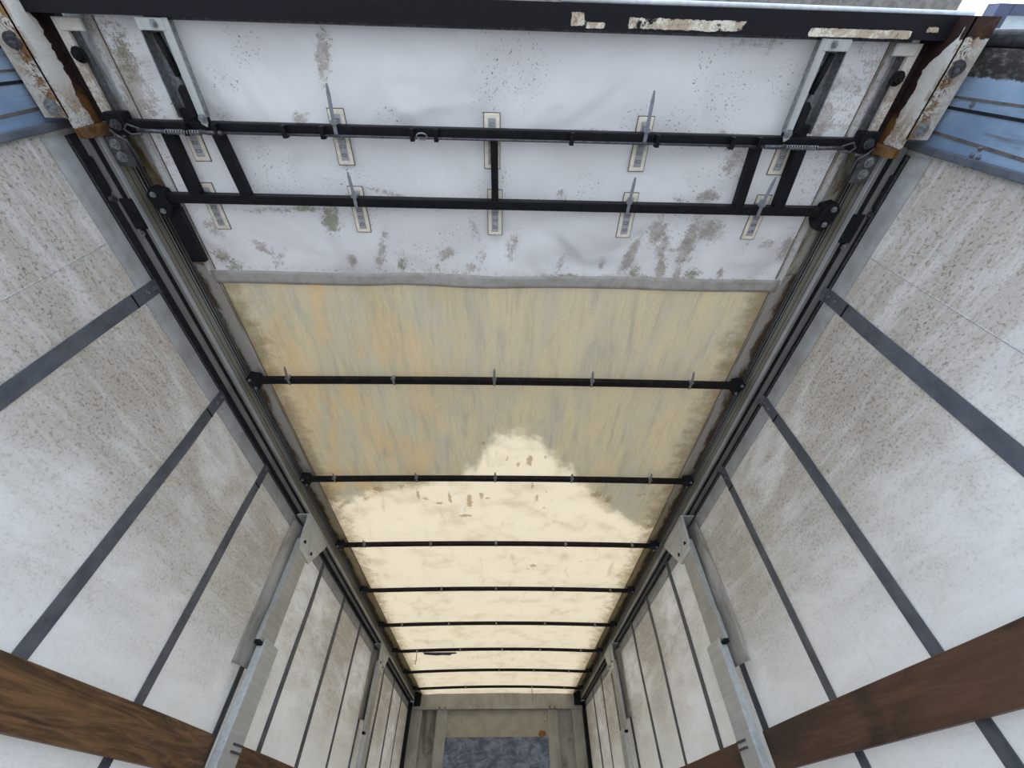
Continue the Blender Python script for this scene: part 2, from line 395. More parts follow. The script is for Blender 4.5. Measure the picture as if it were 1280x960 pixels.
def rustf(u, v):
    r = 0
    r = max(r, 1.0*math.exp(-(((u-.615)/.06)**2+((v-2.19)/.045)**2)))
    r = max(r, .55*math.exp(-(((u+.56)/.07)**2+((v-2.175)/.014)**2)))
    r = max(r, .55*math.exp(-(((u-.56)/.004)**2)))
    r = max(r, .38*math.exp(-(((v-2.17)/.01)**2)))
    return (r, 0, 0)
mm.sheet(lambda u, v: ((u, YF+.01, v), (0, 1, 0)), frange(-.69, .69, 120), frange(2.15, 2.447, 24), .02, rustf, 'rust')
up = mm.build('upper_sheet', 'upper'); up.parent = wall; up['label'] = 'dull cream sheet with orange rust at its lower corners'
for s in (-1, 1):
    for z in (2.40, 2.32, 2.19):
        o = bolt_mb((s*.655, YF+.01, z), (0, -1, 0), .005).build('rivet', 'darksteel'); o.parent = up
kp = wp('scuffed_sheet', 'kick', -.695, .695, 0, 2.158, YF+.002, YF+.03); kp['label'] = 'scuffed blue-grey steel sheet'

# ------------------------------------------------------------------ side curtains with straps
def cx(s, y, z):
    b = .010*math.sin(y*3.1+s)*math.sin(max(0, min(1, z/2.55))*math.pi) + .006*math.sin(y*7.7+z*1.3+s*2)*sm(2.5, 2.2, z)
    b += .004*nz(y*2.2, z*1.6, s*5)*sm(2.53, 2.3, z)
    return s*(1.24 + b)
STR = {-1: (.733, 1.272, 1.80, 2.385, 2.905, 3.50, 4.09, 4.72, 5.31, 5.92, 6.54), 1: (.725, 1.270, 1.797, 2.375, 2.91, 3.52, 4.10, 4.74, 5.22, 5.79, 6.42)}
ordn = ('first', 'second', 'third')
for nm, s in SIDES:
    t = thing('side_curtain', 'dirty white side curtain with dark grey vertical straps on the %s of the trailer' % nm, 'curtain', (s*1.24, 0.2, 0))
    m = MB(); m.sheet(lambda u, v: ((cx(s, u, v), u, v), (s, 0, 0)), frange(.2455, 7.13, 240), frange(-.12, 2.60, 70), .002)
    part(m, 'curtain_fabric', 'curtain', t, smooth=True)
    m = MB(); m.sheet(lambda u, v: ((cx(s, u, v)-s*.003, u, v - .02*0), (s, 0, 0)), frange(.255, 7.13, 200), frange(2.455, 2.595, 4), .002)
    part(m, 'top_hem', 'hem', t, smooth=True)
    for y in STR[s]:
        w = .050
        m = MB(); m.sheet(lambda u, v: ((cx(s, u, v)-s*(.0065+.019*sm(2.525, 2.548, v)), u, v), (s, 0, 0)), frange(y-w/2, y+w/2, 3), frange(-.1, 2.552, 90), .003)
        st = part(m, 'curtain_strap', 'strap', t)
        for dz in (.035, .072):
            sub(bolt_mb((cx(s, y, 2.55-dz)-s*(.0065+.019*sm(2.525, 2.548, 2.55-dz)), y, 2.55-dz), (-s, 0, 0), .005), 'rivet', 'steel', st)
        if y < 2: sub(MB().box(min(cx(s, y, 2.42)-s*.007, cx(s, y, 2.42)-s*.010), max(cx(s, y, 2.42)-s*.007, cx(s, y, 2.42)-s*.010), y-.024, y+.024, 2.415, 2.419), 'stitch_line', 'rubber', st)

    for y in (.545,):
        m = MB(); m.sheet(lambda u, v: ((cx(s, u, v)-s*.0012, u, v), (s, 0, 0)), [y-.0012, y+.0012], frange(-.1, 2.45, 60), .002); part(m, 'weld_seam', 'seam', t, smooth=True)
    # cream cloth flap folded beside each pillar
    for yp, z0 in ((2.345, 1.76), (4.76, 1.95)):
        def fl(u, v):
            k_ = (u-yp+.085)/.185
            return ((s*(1.232-.035*math.sin(max(0, min(1, k_))*math.pi*.75)-.006*math.sin(v*9+u*30)), u+.02*(2.5-v)*0, v), (s, 0, 0))
        m = MB(); m.sheet(fl, frange(yp-.085, yp+.10, 14), frange(z0, 2.5, 30), .003)
        part(m, 'pillar_flap', 'flap', t, smooth=True)

# ------------------------------------------------------------------ roof rails (extruded aluminium)
for nm, s in SIDES:
    t = thing('roof_rail', 'ribbed grey aluminium roof rail above the %s curtain' % nm, 'rail', (s*1.19, Y0, 2.55))
    def PX(pts): return [(s*a + DX, b) for a, b in pts]
    m = MB()   # main body with the slot, cut as one outline
    m.prism(PX([(1.223, 2.545), (1.199, 2.545), (1.199, 2.560), (1.179, 2.560), (1.179, 2.545), (1.166, 2.545), (1.166, 2.562), (1.171, 2.566),
                (1.171, 2.612), (1.176, 2.616), (1.176, 2.70), (1.226, 2.70)]), Y0, Y1-.03)
    part(m, 'rail_body', 'alu', t)
    m = MB(); m.prism(PX([(1.1675, 2.5445), (1.1648, 2.5445), (1.1645, 2.560), (1.1665, 2.561)]), Y0, Y1-.03); part(m, 'edge_highlight', 'alu_light', t)  # shiny ridge, with its highlight painted in as a paler strip
    m = MB(); m.prism(PX([(1.172, 2.570), (1.168, 2.570), (1.168, 2.611), (1.172, 2.611)]), Y0, Y1-.03); part(m, 'inner_face', 'alu_yellow', t)
    m = MB()
    for i in range(4): m.prism(PX([(1.177, 2.616+i*.010), (1.169, 2.617+i*.010), (1.169, 2.6225+i*.010), (1.177, 2.6235+i*.010)]), Y0+.02, Y1-.03)
    part(m, 'upper_ribs', 'rib', t)
    m = MB()
    for zz in (2.586, 2.6115, 2.6255, 2.640): m.prism(PX([(1.172, zz), (1.1675, zz), (1.1675, zz+.0022), (1.172, zz+.0022)]), Y0+.02, Y1-.03)  # thin dark strips paint the shade of deeper grooves
    part(m, 'groove_shade', 'rubber', t)
    m = MB(); m.prism(PX([(1.171, 2.617), (1.166, 2.617), (1.166, 2.6195), (1.171, 2.6195)]), Y0+.02, Y1-.03); part(m, 'raised_lip', 'alu_light', t)
    m = MB(); m.prism(PX([(1.285, 2.56), (1.279, 2.56), (1.279, 2.60), (1.23, 2.60), (1.23, 2.70), (1.285, 2.70)]), Y0, Y1-.03)
    part(m, 'curtain_track', 'rubber', t)
    m = MB(); m.prism([(s*1.2365, 2.527), (s*1.2325, 2.527), (s*1.223+DX, 2.543), (s*1.223+DX, 2.57), (s*1.2365, 2.57)], Y0+.02, Y1-.03); part(m, 'seal_strip', 'rubber', t)
    m = MB(); m.prism([(s*1.199+DX, 2.549), (s*1.179+DX, 2.549), (s*1.179+DX, 2.56), (s*1.199+DX, 2.56)], Y0+.02, Y1-.03); part(m, 'slot_shade', 'rubber', t)  # black strip painting the shade inside the slot
    m = MB(); m.prism([(s*1.2322, 2.5262), (s*1.2300, 2.5262), (s*1.2290, 2.532), (s*1.2310, 2.534)], Y0+.02, Y1-.03); part(m, 'seal_bead', 'darksteel', t)
    # slot cover plates near the rear
    a, b = sorted((s*1.207+DX, s*1.168+DX)); o = part(MB().box(a, b, .435, .530, 2.538, 2.546), 'slot_cover', 'rubber', t, bevel=.002)
    sub(bolt_mb((s*1.198+DX, .545, 2.545), (0, 0, -1), .007, stud=.004), 'bolt', 'steel', o)
    a, b = sorted((s*1.250+DX, s*1.214+DX)); o = part(MB().box(a, b, .315, .415, 2.532, 2.544), 'track_cover', 'rubber', t, bevel=.003)
    sub(bolt_mb((s*1.226+DX, .435, 2.544), (0, 0, -1), .009, stud=.004), 'bolt', 'darksteel', o)
    # fixing plate with two bolts and a bent wire behind the rear cross bar
    a, b = sorted((s*1.160+DX, s*1.105+DX)); o = part(MB().box(a, b, .265, .345, 2.556, 2.562), 'fixing_plate', 'darksteel', t, bevel=.002)
    for yy in (.285, .318): sub(bolt_mb((s*1.135+DX, yy, 2.556), (0, 0, -1), .010, stud=.006), 'bolt', 'steel', o)
    part(MB().tube([(s*1.118+DX, .245, 2.54), (s*1.100+DX, .262, 2.538), (s*1.085+DX, .272, 2.54), (s*1.088+DX, .30, 2.55), (s*1.095+DX, .345, 2.565)], .0035, 8), 'bent_wire', 'darksteel', t, smooth=True)

# ------------------------------------------------------------------ roof sheets
def zr(x, y):
    """height of the yellowed sheet: carried by the arched bows, slack between them"""
    c = max(0, 1-(x/1.08)**2)
    ph = ((y-1.215)/.766) % 1
    return 2.612 + .020*c*sm(.7, 2.0, y) + .012*math.sin(ph*math.pi)*c + .003*nz(x*4, y*4)
def zw(x, y):
    c = max(0, 1-(x/1.1)**2)
    w = .024*math.sin((x*.8+y*1.3)*11+1.5*nz(x*2, y*2))*sm(.0, .12, y) + .006*nz(x*3+y*3, y*5-x*2)
    return 2.606 + .35*w*c + .004*nz(x*9, y*9)*c
blobs = []   # (x, y, rx, ry, angle, amount, channel)
def PZ(px, py, z=2.605):
    d = F_ + R_*((px-640)/507.96) - U_*((py-480)/507.96); t = (z-1.1746)/d.z
    return (.0246+d.x*t, d.y*t)
spots = [(400, 70, .018, .055, .25, .75, 0), (376, 150, .022, .02, 0, .65, 0), (600, 335, .02, .02, 0, .45, 0), (410, 275, .03, .05, .3, .8, 1), (380, 262, .07, .012, 0, .7, 1), (330, 262, .08, .01, 0, .55, 0),
    (325, 310, .035, .02, .6, .65, 0), (345, 325, .02, .05, .6, .5, 0), (438, 325, .016, .022, 0, .75, 0), (475, 315, .018, .09, .35, .6, 0), (500, 330, .018, .04, .3, .6, 1),
    (555, 318, .03, .018, -.5, .75, 0), (585, 335, .025, .02, -.7, .65, 0), (545, 335, .012, .03, .3, .5, 1), (590, 290, .018, .045, 0, .55, 0), (600, 320, .02, .04, .2, .45, 0),
    (637, 310, .022, .06, .3, .55, 0), (697, 330, .012, .04, .3, .6, 0), (707, 345, .05, .008, 0, .7, 1), (750, 330, .01, .03, 0, .65, 0), (785, 320, .02, .07, .25, .8, 0), (790, 340, .02, .03, .2, .7, 1),
    (818, 290, .03, .045, 0, .75, 0), (826, 310, .02, .05, .1, .7, 0), (858, 305, .022, .085, .05, .85, 0), (885, 290, .045, .035, .3, .8, 0), (862, 345, .03, .03, 0, .75, 1), (825, 335, .018, .05, -.1, .75, 0),
    (842, 313, .08, .006, 0, .7, 0), (843, 345, .014, .03, 0, .7, 0), (897, 343, .012, .03, -.2, .65, 0), (933, 300, .012, .04, .2, .5, 1), (955, 305, .03, .02, 0, .55, 0), (275, 320, .03, .03, 0, .65, 0), (290, 332, .03, .03, .3, .7, 1),
    (500, 248, .09, .010, .25, .7, 0), (430, 248, .11, .006, 0, .7, 0), (560, 250, .10, .006, 0, .7, 0), (340, 244, .05, .006, 0, .6, 0), (660, 252, .10, .006, 0, .65, 0), (700, 245, .03, .02, .5, .5, 0), (880, 245, .035, .02, 0, .7, 0),
    (845, 250, .02, .008, .3, .65, 0), (915, 200, .03, .05, .2, .6, 0), (905, 185, .09, .008, 0, .5, 0), (920, 240, .012, .05, -.2, .6, 0), (850, 170, .12, .007, 0, .6, 0), (900, 168, .05, .01, 0, .6, 0), (740, 163, .06, .005, 0, .5, 0),
    (160, 100, .03, .09, .2, .9, 0), (172, 120, .05, .07, .2, .6, 0), (120, 60, .05, .1, .2, .55, 0), (150, 70, .03, .08, .2, .6, 1), (165, 140, .03, .03, 0, .75, 0), (1025, 150, .03, .05, -.2, .75, 0), (1035, 100, .03, .06, -.2, .6, 0), (1010, 165, .04, .015, 0, .65, 0),
    (235, 300, .03, .05, .1, .75, 0), (265, 285, .03, .03, .4, .6, 0), (270, 320, .04, .02, .4, .5, 1), (980, 310, .03, .04, .1, .7, 0), (800, 30, .3, .012, 0, .5, 0), (940, 55, .10, .02, 0, .45, 0), (275, 150, .03, .03, .3, .45, 0), (320, 175, .02, .04, .4, .4, 0), (305, 235, .04, .012, 0, .5, 0),
    (450, 338, .9, .012, 0, .38, 0), (700, 346, 1.1, .014, 0, .42, 0), (640, 30, .8, .008, 0, .33, 0)]
for px, py, rx, ry, an, am, ch in spots:
    x, y = PZ(px, py); blobs.append((x, y, rx, ry, math.cos(an), math.sin(an), am, ch))
specks = [(PZ(a, b), r) for a, b, r in ((640, 80, .10), (900, 120, .08), (880, 90, .06), (850, 160, .07), (340, 215, .08), (350, 240, .07), (900, 215, .06), (870, 235, .07), (560, 300, .06), (520, 330, .1), (730, 235, .05), (850, 285, .06), (440, 245, .1), (840, 330, .08), (690, 345, .06), (300, 60, .05), (620, 240, .07), (275, 100, .04), (790, 155, .05), (600, 130, .04), (980, 100, .05), (480, 150, .04))]
def stain_w(x, y):
    r = [0, 0, 0]
    for bx, by, rx, ry, ca, sa, am, ch in blobs:
        dx, dy = x-bx, y-by; u = (dx*ca+dy*sa)/rx; v = (-dx*sa+dy*ca)/ry; q = u*u+v*v
        if q < 8: r[ch] = max(r[ch], 1.12*am*math.exp(-q*.5))
    for (sx, sy), rr in specks:
        q = ((x-sx)**2+(y-sy)**2)/rr**2
        if q < 6: r[2] = max(r[2], .8*math.exp(-q))
    r[0] = max(r[0], .42*sm(.86, 1.02, abs(x))*(1-.35*sm(.3, .5, y)) + .06*nz(x*6, y*5))
    r[2] = max(r[2], r[0]*.8, .12)
    return tuple(r)
roof = thing('roof_sheet', 'rear roof sheet of white fabric with mould stains, seen from below', 'roof sheet', (0, 0, 2.606))
m = MB(); m.sheet(lambda u, v: ((u+DX, v, zw(u, v)), (0, 0, 1)), frange(-1.09, 1.09, 380), frange(-.03, .725, 132), .003, stain_w)
part(m, 'white_fabric', 'whitesheet', roof, smooth=True)
m = MB(); m.sheet(lambda u, v: ((u+DX, v, zw(u, v)-.003), (0, 0, 1)), frange(-1.08, 1.08, 80), frange(.705+.0, .756, 4), .004)
part(m, 'hem_band', 'band', roof, smooth=True)
for nm, s in SIDES:
    def ef(u, v):   # sloping strip between sheet and rail
        return ((s*(1.062+u*.115)+DX, v, 2.604+.055*u+.004*nz(v*5, u*3, s)), (0, 0, 1))
    m = MB(); m.sheet(ef, frange(0, 1, 8), frange(-.03, .70, 60), .003); part(m, 'edge_flap', 'rearflap', roof, smooth=True)
    m = MB(); m.tube([(s*1.058+DX, y, zw(s*1.058, y)-.001) for y in frange(0, .70, 30)], .002, 6); part(m, 'edge_seam', 'stitch', roof)
# sewn slotted patches
for row, (ya, yb) in enumerate(((.188, .336), (.400, .548))):
    for x in (-.922, -.474, -.017, .443, .893):
        xx = x + (-.028 if row and x < -.6 else 0) + (.008*row if -.6 < x < 0 else 0)
        z = min(zw(xx+a_, ya+(yb-ya)*b_) for a_ in (-.02, 0, .02) for b_ in (0, .25, .5, .75, 1))-.003
        o = part(MB().box(xx-.0235, xx+.0235, ya, yb, z-.0015, z+.004), 'sewn_patch', 'patch', roof, bevel=.003)
        o['label'] = 'cream bordered patch with grey slotted web'
        sub(MB().box(xx-.0255, xx+.0255, ya-.002, yb+.002, z+.0005, z+.004), 'stitching', 'stitch', o, bevel=.003)
        sub(MB().box(xx-.012, xx+.012, ya+.012, yb-.012, z-.003, z), 'web_strip', 'patchin', o, bevel=.002)
        mm = MB()
        for i in range(5):
            yy = ya+.028+i*(yb-ya-.056)/4
            for a_, b_, c_, d_ in ((-.007, .007, -.004, -.003), (-.007, .007, .003, .004), (-.007, -.006, -.004, .004), (.006, .007, -.004, .004)):
                mm.box(xx+a_, xx+b_, yy+c_, yy+d_, z-.0045, z-.003)
        sub(mm, 'slot', 'stitch', o)

drips = [(PZ(a, b, 2.61), rx, ry, am) for a, b, rx, ry, am in ((585, 632, .02, .09, .8), (600, 625, .02, .04, .7), (560, 628, .012, .09, .7), (520, 622, .012, .07, .75), (530, 628, .03, .02, .6), (470, 615, .04, .05, .6), (455, 625, .03, .05, .55), (500, 612, .05, .04, .55),
    (580, 650, .05, .02, .7), (607, 628, .02, .012, .8), (547, 634, .03, .015, .7), (670, 628, .012, .05, .75), (664, 612, .01, .05, .7), (665, 712, .03, .03, .8), (660, 716, .05, .02, .6), (682, 620, .01, .02, .6), (725, 705, .02, .02, .6), (745, 622, .05, .05, .6), (760, 628, .03, .06, .65), (660, 580, .02, .06, .75), (646, 585, .012, .03, .7), (680, 575, .012, .03, .6), (600, 560, .03, .03, .5), (632, 578, .012, .04, .6), (575, 745, .03, .03, .6), (600, 755, .03, .10, .5), (560, 760, .05, .08, .45), (680, 640, .04, .02, .5), (800, 620, .05, .06, .45), (650, 760, .03, .12, .45), (695, 760, .02, .12, .4))]
def tone_y(x, y):
    edge = 2.06 - .50*math.exp(-((x-.10)/.26)**2) + .42*sm(.45, .95, x) + .18*sm(-.6, -1., x) + .10*nz(x*4, 1)+.07*nz(x*13, 3)
    th = sm(edge+.26, edge-.20, y)  # rear area made darker and less translucent, with a ragged edge
    g = 0
    for (dx, dy), rx, ry, am in (drips if y < 3.4 else ()):
        q = ((x-dx)/rx)**2+((y-dy)/ry)**2
        if q < 7: g = max(g, am*math.exp(-q*.8))
    return (th, g, 0)
roof2 = thing('roof_sheet', 'yellowed translucent roof sheet stretched over the row of black bows', 'roof sheet', (0, .74, 2.61))
m = MB(); m.sheet(lambda u, v: ((u+DX, v, zr(u, v)), (0, 0, 1)), frange(-1.075, 1.075, 260), frange(.735, 2.95, 300)+frange(2.97, 7.17, 200), .003, tone_y)
part(m, 'translucent_fabric', 'yellowsheet', roof2, smooth=True)
for nm, s in SIDES:
    def ef2(u, v):
        return ((s*(1.062+u*.112)+DX, v, 2.608+.047*u+.004*nz(v*5, u*3, s)), (0, 0, 1))
    m = MB(); m.sheet(ef2, frange(0, 1, 6), frange(.70, 7.15, 200), .003); part(m, 'edge_flap', 'edgeflap', roof2, smooth=True)
    m = MB(); m.tube([(s*1.060+DX, y, 2.606) for y in frange(.72, 7.1, 40)], .002, 6); part(m, 'edge_seam', 'stitch', roof2)

# ------------------------------------------------------------------ rear bow frame
XB = 1.085
fr = thing('roof_frame', 'black steel frame of two cross bars joined by five short bars under the white roof sheet', 'frame', (0, .24, 2.56))
for y, w in ((.240, .030), (.440, .028)):
    part(MB().box(-XB+DX, XB+DX, y-w/2, y+w/2, 2.565, 2.597), 'cross_bar', 'black', fr, bevel=.003)
for x0, x1, w in ((-.972, -.972, .034), (-.828, -.812, .030), (-.010, -.008, .022), (.790, .800, .030), (.925, .935, .034)):
    part(MB().bar((x0, .252, 2.580), (x1, .428, 2.580), w, .028), 'short_bar', 'black', fr, bevel=.002)
for s in (-1, 1):
    e = s*XB+DX
    o = part(MB().box(min(e-s*.005, e+s*.045), max(e-s*.005, e+s*.045), .205, .262, 2.555, 2.60), 'end_block', 'black', fr, bevel=.005)
    sub(bolt_mb((e+s*.018, .235, 2.555), (0, 0, -1), .010, stud=.008), 'bolt', 'darksteel', o)
    m = MB(); m.prism([(e-s*.01, .415), (e+s*.025, .405), (e+s*.045, .43), (e+s*.03, .49), (e+s*.0, .50), (e-s*.02, .47)], 2.555, 2.60, 'z')
    o = part(m, 'end_block', 'black', fr, bevel=.004)
    for a, b in ((.018, .425), (.012, .475)): sub(bolt_mb((e+s*a, b, 2.555), (0, 0, -1), .006, stud=.003), 'bolt', 'steel', o)
    # hinge lug where the lifting arm meets the bar
    x = s*.885+DX
    part(MB().box(x-.034, x+.034, .195, .250, 2.572, 2.596), 'hinge_lug', 'black', fr, bevel=.004)
m = MB(); m.box(-1.098+DX, -1.050+DX, .47, .655, 2.563, 2.585); part(m, 'dangling_plate', 'black', fr, bevel=.002)
# tension rod below the first bar
rod = part(MB().tube([(-.80, .249, 2.553), (0, .249, 2.552), (.80, .249, 2.553)], .0035, 8), 'tension_rod', 'darksteel', fr, smooth=True)
for x in (-.90, -.815, -.62, -.51, -.25, -.18, .22, .475, .70, .78):
    sub(MB().box(x-.006, x+.006, .226, .258, 2.546, 2.568), 'rod_clip', 'black', rod, bevel=.001)
for s in (-1, 1):
    o = sub(MB().tube([(s*.80, .249, 2.553), (s*.84, .249, 2.55), (s*.86, .246, 2.55)], .006, 8), 'tensioner', 'darksteel', rod, smooth=True)
    pts = [(s*(.86+.10*i/90), .249+.006*math.cos(i*.9), 2.551+.006*math.sin(i*.9)) for i in range(91)]
    sub(MB().tube(pts, .0018, 6), 'spring', 'steel', rod, smooth=True)
    sub(MB().tube([(s*.96, .249, 2.551), (s*1.04, .247, 2.551)], .0055, 8), 'tensioner', 'darksteel', rod, smooth=True)
    sub(MB().tube([(s*1.03, .243, 2.549), (s*1.06, .232, 2.549), (s*1.075, .245, 2.549), (s*1.06, .258, 2.549), (s*1.03, .255, 2.549)], .003, 6), 'hook', 'darksteel', rod, smooth=True)
x, y = PZ(527, 171, 2.54)
sub(MB().tube([(x+.016*math.cos(t*.7), y+.010*math.sin(t*.7)-.0*t, 2.543+.007*math.sin(t*.7)) for t in range(10)], .0022, 6), 'split_ring', 'steel', rod, smooth=True)

# ------------------------------------------------------------------ roof bows
YB = [1.217, 1.962, 2.727, 3.487, 4.275, 5.05, 5.83, 6.60]
def zb(x, y): return 2.572 + (.012 + .010*sm(1.5, 6, y))*(1-(x/XB)**2)
names = ['first black roof bow in front of the camera, just past the white sheet', 'second black roof bow, at the front edge of the darker yellow roof area', 'third black roof bow, first over the bright cream roof area',
    'fourth black roof bow counting away from the white sheet', 'fifth black roof bow, fourth one back from the bulkhead', 'black roof bow with a dark torn scrap hanging by its left end',
    'last but one black roof bow before the bulkhead', 'black roof bow nearest the bulkhead, arched just above its header']
def make_bow(y, label):
    t = thing('roof_bow', label, 'roof bow', (DX, 0, 0), 'black bows carrying the yellowed roof sheet')
    m = MB(); m.sheet(lambda u, v: ((u, v, zb(u, y)-.012), (0, 0, 1)), frange(-XB, XB, 40), [-.0150, .0150], .024)
    part(m, 'bow_bar', 'bowblack', t, off=Vector((0, 0, 0)), bevel=.002)
    for s in (-1, 1):
        m = MB(); m.prism([(s*(XB-.010), -.020), (s*(XB+.030), -.030), (s*(XB+.046), -.012), (s*(XB+.034), .046), (s*(XB+.010), .052), (s*(XB-.012), .024)], 2.560, 2.60, 'z')
        c = part(m, 'end_carriage', 'black', t, off=Vector((0, 0, 0)), bevel=.003)
        for a, b in ((.026, -.010), (.016, .036)):
            mm = bolt_mb((s*(XB+a), b, 2.560), (0, 0, -1), .005, stud=.002); o = mm.build('bolt', 'steel'); o.parent = c
    t.location = (DX, y, 0)
    return t
for y, lb in zip(YB, names): make_bow(y, lb)

# ------------------------------------------------------------------ cable ties
def make_tie(x, y, z, h, w, tail, skew, label, group, mat='tie', bw=.030, curl=0):
    """loop round a bar of width bw and height h whose underside is at z"""
    t = thing('cable_tie', label, 'cable tie', (x, y, z), group)
    o = Vector((x, y, z)); th = .0016
    m = MB(); m.prism([(-bw/2-.003, -.003), (bw/2+.003, -.003), (bw/2+.003, h+.003), (bw/2+.001, h+.003), (bw/2+.001, -.001), (-bw/2-.001, -.001), (-bw/2-.001, h+.003), (-bw/2-.003, h+.003)], -w/2, w/2, 'x')
    lp = m.build('loop', mat); lp.parent = t
    m = MB(); m.box(-w*.85, w*.85, -bw/2-.013, -bw/2-.002, -.007, .006); hd = m.build('lock_head', mat, bevel=.001); hd.parent = t
    if tail:
        pts = 8; m = MB(); P = []
        for i in range(pts+1):
            k_ = i/pts; ww = w*.5*(1-.55*max(0, (k_-.75)/.25)); P.append((skew*k_*tail + curl*k_*k_, -bw/2-.012-tail*k_, -.002-.012*math.sin(k_*1.6)*0, ww))
        A = []
        for (a, b, c, ww) in P: A.append([m.b.verts.new((a-ww, b, c)), m.b.verts.new((a+ww, b, c)), m.b.verts.new((a+ww, b, c+th)), m.b.verts.new((a-ww, b, c+th))])
        for q, r in zip(A, A[1:]):
            for i in range(4): m.b.faces.new((q[i], q[(i+1) % 4], r[(i+1) % 4], r[i]))
        m.b.faces.new(A[0]); m.b.faces.new(A[-1][::-1])
        o2 = m.build('tail', mat); o2.parent = t
    return t
G = 'cable ties on the rear frame'
make_tie(-.474, .240, 2.565, .032, .0105, .088, .05, 'grey cable tie with long tail on the first cross bar, left of centre', G)
make_tie(.440, .240, 2.565, .032, .0105, .092, -.02, 'grey cable tie with long tail on the first cross bar, right of centre', G)
make_tie(-.462, .440, 2.565, .032, .010, .066, -.06, 'grey cable tie on the second cross bar, left of centre', G, bw=.028)
make_tie(.432, .440, 2.565, .032, .010, .070, .04, 'grey cable tie on the second cross bar, right of centre', G, bw=.028)
make_tie(.872, .440, 2.565, .032, .011, .080, .10, 'grey cable tie on the second cross bar, near its right end', G, bw=.028)
whr = ['near the left end', 'left of centre', 'at the centre', 'right of centre', 'near the right end']
bowname = ['the first bow past the white sheet', 'the second bow past the white sheet', 'the third bow, first over bright cream roof', 'the fourth bow past the white sheet', 'the fifth bow past the white sheet', 'the bow with the torn scrap', 'the last but one bow', 'the bow nearest the bulkhead']
TX = [[-.935, -.469, -.014, .431, .884], [-.925, -.463, -.013, .429, .881], [-.921, -.464, -.010, .478, .945], [None, -.46, -.012, .46, .93], [-.90, -.46, -.012, .45, .93], [-.86, -.40, .05, .46, .90], [None, None, .02, .44, .86], [None, -.42, None, .46, .89]]
TL = [[.062, 0, .058, .052, .062], [.045, .045, .05, .045, .06], [.06, .02, 0, 0, 0], [0, .03, .02, .07, .04], [0, 0, .0, .0, 0], [0, 0, 0, 0, 0], [0, 0, 0, .06, 0], [0, 0, 0, 0, 0]]
for i, y in enumerate(YB):
    for j in range(5):
        x = TX[i][j]
        if x is None: continue
        make_tie(x+DX*0, y, zb(x, y)-.012, .024, .010, TL[i][j], (-.15, .0, 0, .12, .15)[j]*-1, 'weathered cable tie on %s, %s' % (bowname[i], whr[j]), 'cable ties on the roof bows', 'tie_old', .027)
# torn scrap hanging from the sixth bow
m = MB(); b = [( -.80, 0), (-.45, .0), (-.44, .018), (-.50, .03), (-.51, .055), (-.60, .05), (-.66, .060), (-.75, .045), (-.79, .04)]
m.prism([(x, 5.068+y*1.7) for x, y in b], 2.566, 2.570, 'z')
tag(m.build('torn_scrap', 'strap'), 'dark torn scrap of cloth hanging from a roof bow near its left end', 'scrap')
m = MB(); m.tube([(-.862, 5.055, 2.558), (-.860, 5.06, 2.50), (-.864, 5.062, 2.455)], .004, 8)
tag(m.build('hanging_cord', 'tie_old', smooth=True), 'short cord hanging down beside the torn scrap on a roof bow', 'cord')
m = MB(); m.tube([(.46, 6.62, 2.57), (.462, 6.63, 2.50), (.464, 6.63, 2.44)], .004, 8)
tag(m.build('hanging_cord', 'tie_old', smooth=True), 'short dark cord hanging from the bow nearest the bulkhead', 'cord')

# ------------------------------------------------------------------ header beam at the rear opening
hb = thing('header_beam', 'rusty dark header beam with flaking cream paint across the rear opening', 'beam', (0, -.03, 2.55))
def hp(u, v):
    p = 0; e = .9
    def rect(x0, x1, y0, y1): return min(sm(x0-.008, x0+.008, u), sm(x1+.008, x1-.008, u), sm(y0-.005, y0+.005, v), sm(y1+.005, y1-.005, v))
    p = max(p, .8*rect(.185, .22, -.035, -.008), .75*rect(.225, .275, -.018, -.004), .74*rect(.33, .635, -.030, -.004)*(.78+.3*nz(u*30, v*40)), .85*rect(.80, 1.07, -.020, -.002), .55*rect(1.1, 1.14, -.03, -.015))
    p = max(p, .50*rect(.3, .62, -.036, -.033))
    return (p, .55, 0)
m = MB(); m.sheet(lambda u, v: ((u, v, 2.55), (0, 0, 1)), frange(-1.26, 1.205, 400), frange(-.052, -.002, 16), .09, hp, 'paint')
part(m, 'beam', 'header', hb)
part(MB().box(-.9, 1.10, -.002, .004, 2.575, 2.60), 'grey_lip', 'darksteel', hb)
m = MB(); m.tube([(.16, -.057, 2.556), (.7, -.056, 2.556), (1.205, -.054, 2.556)], .0065, 10); part(m, 'steel_edge_rod', 'alu_light', hb, smooth=True)

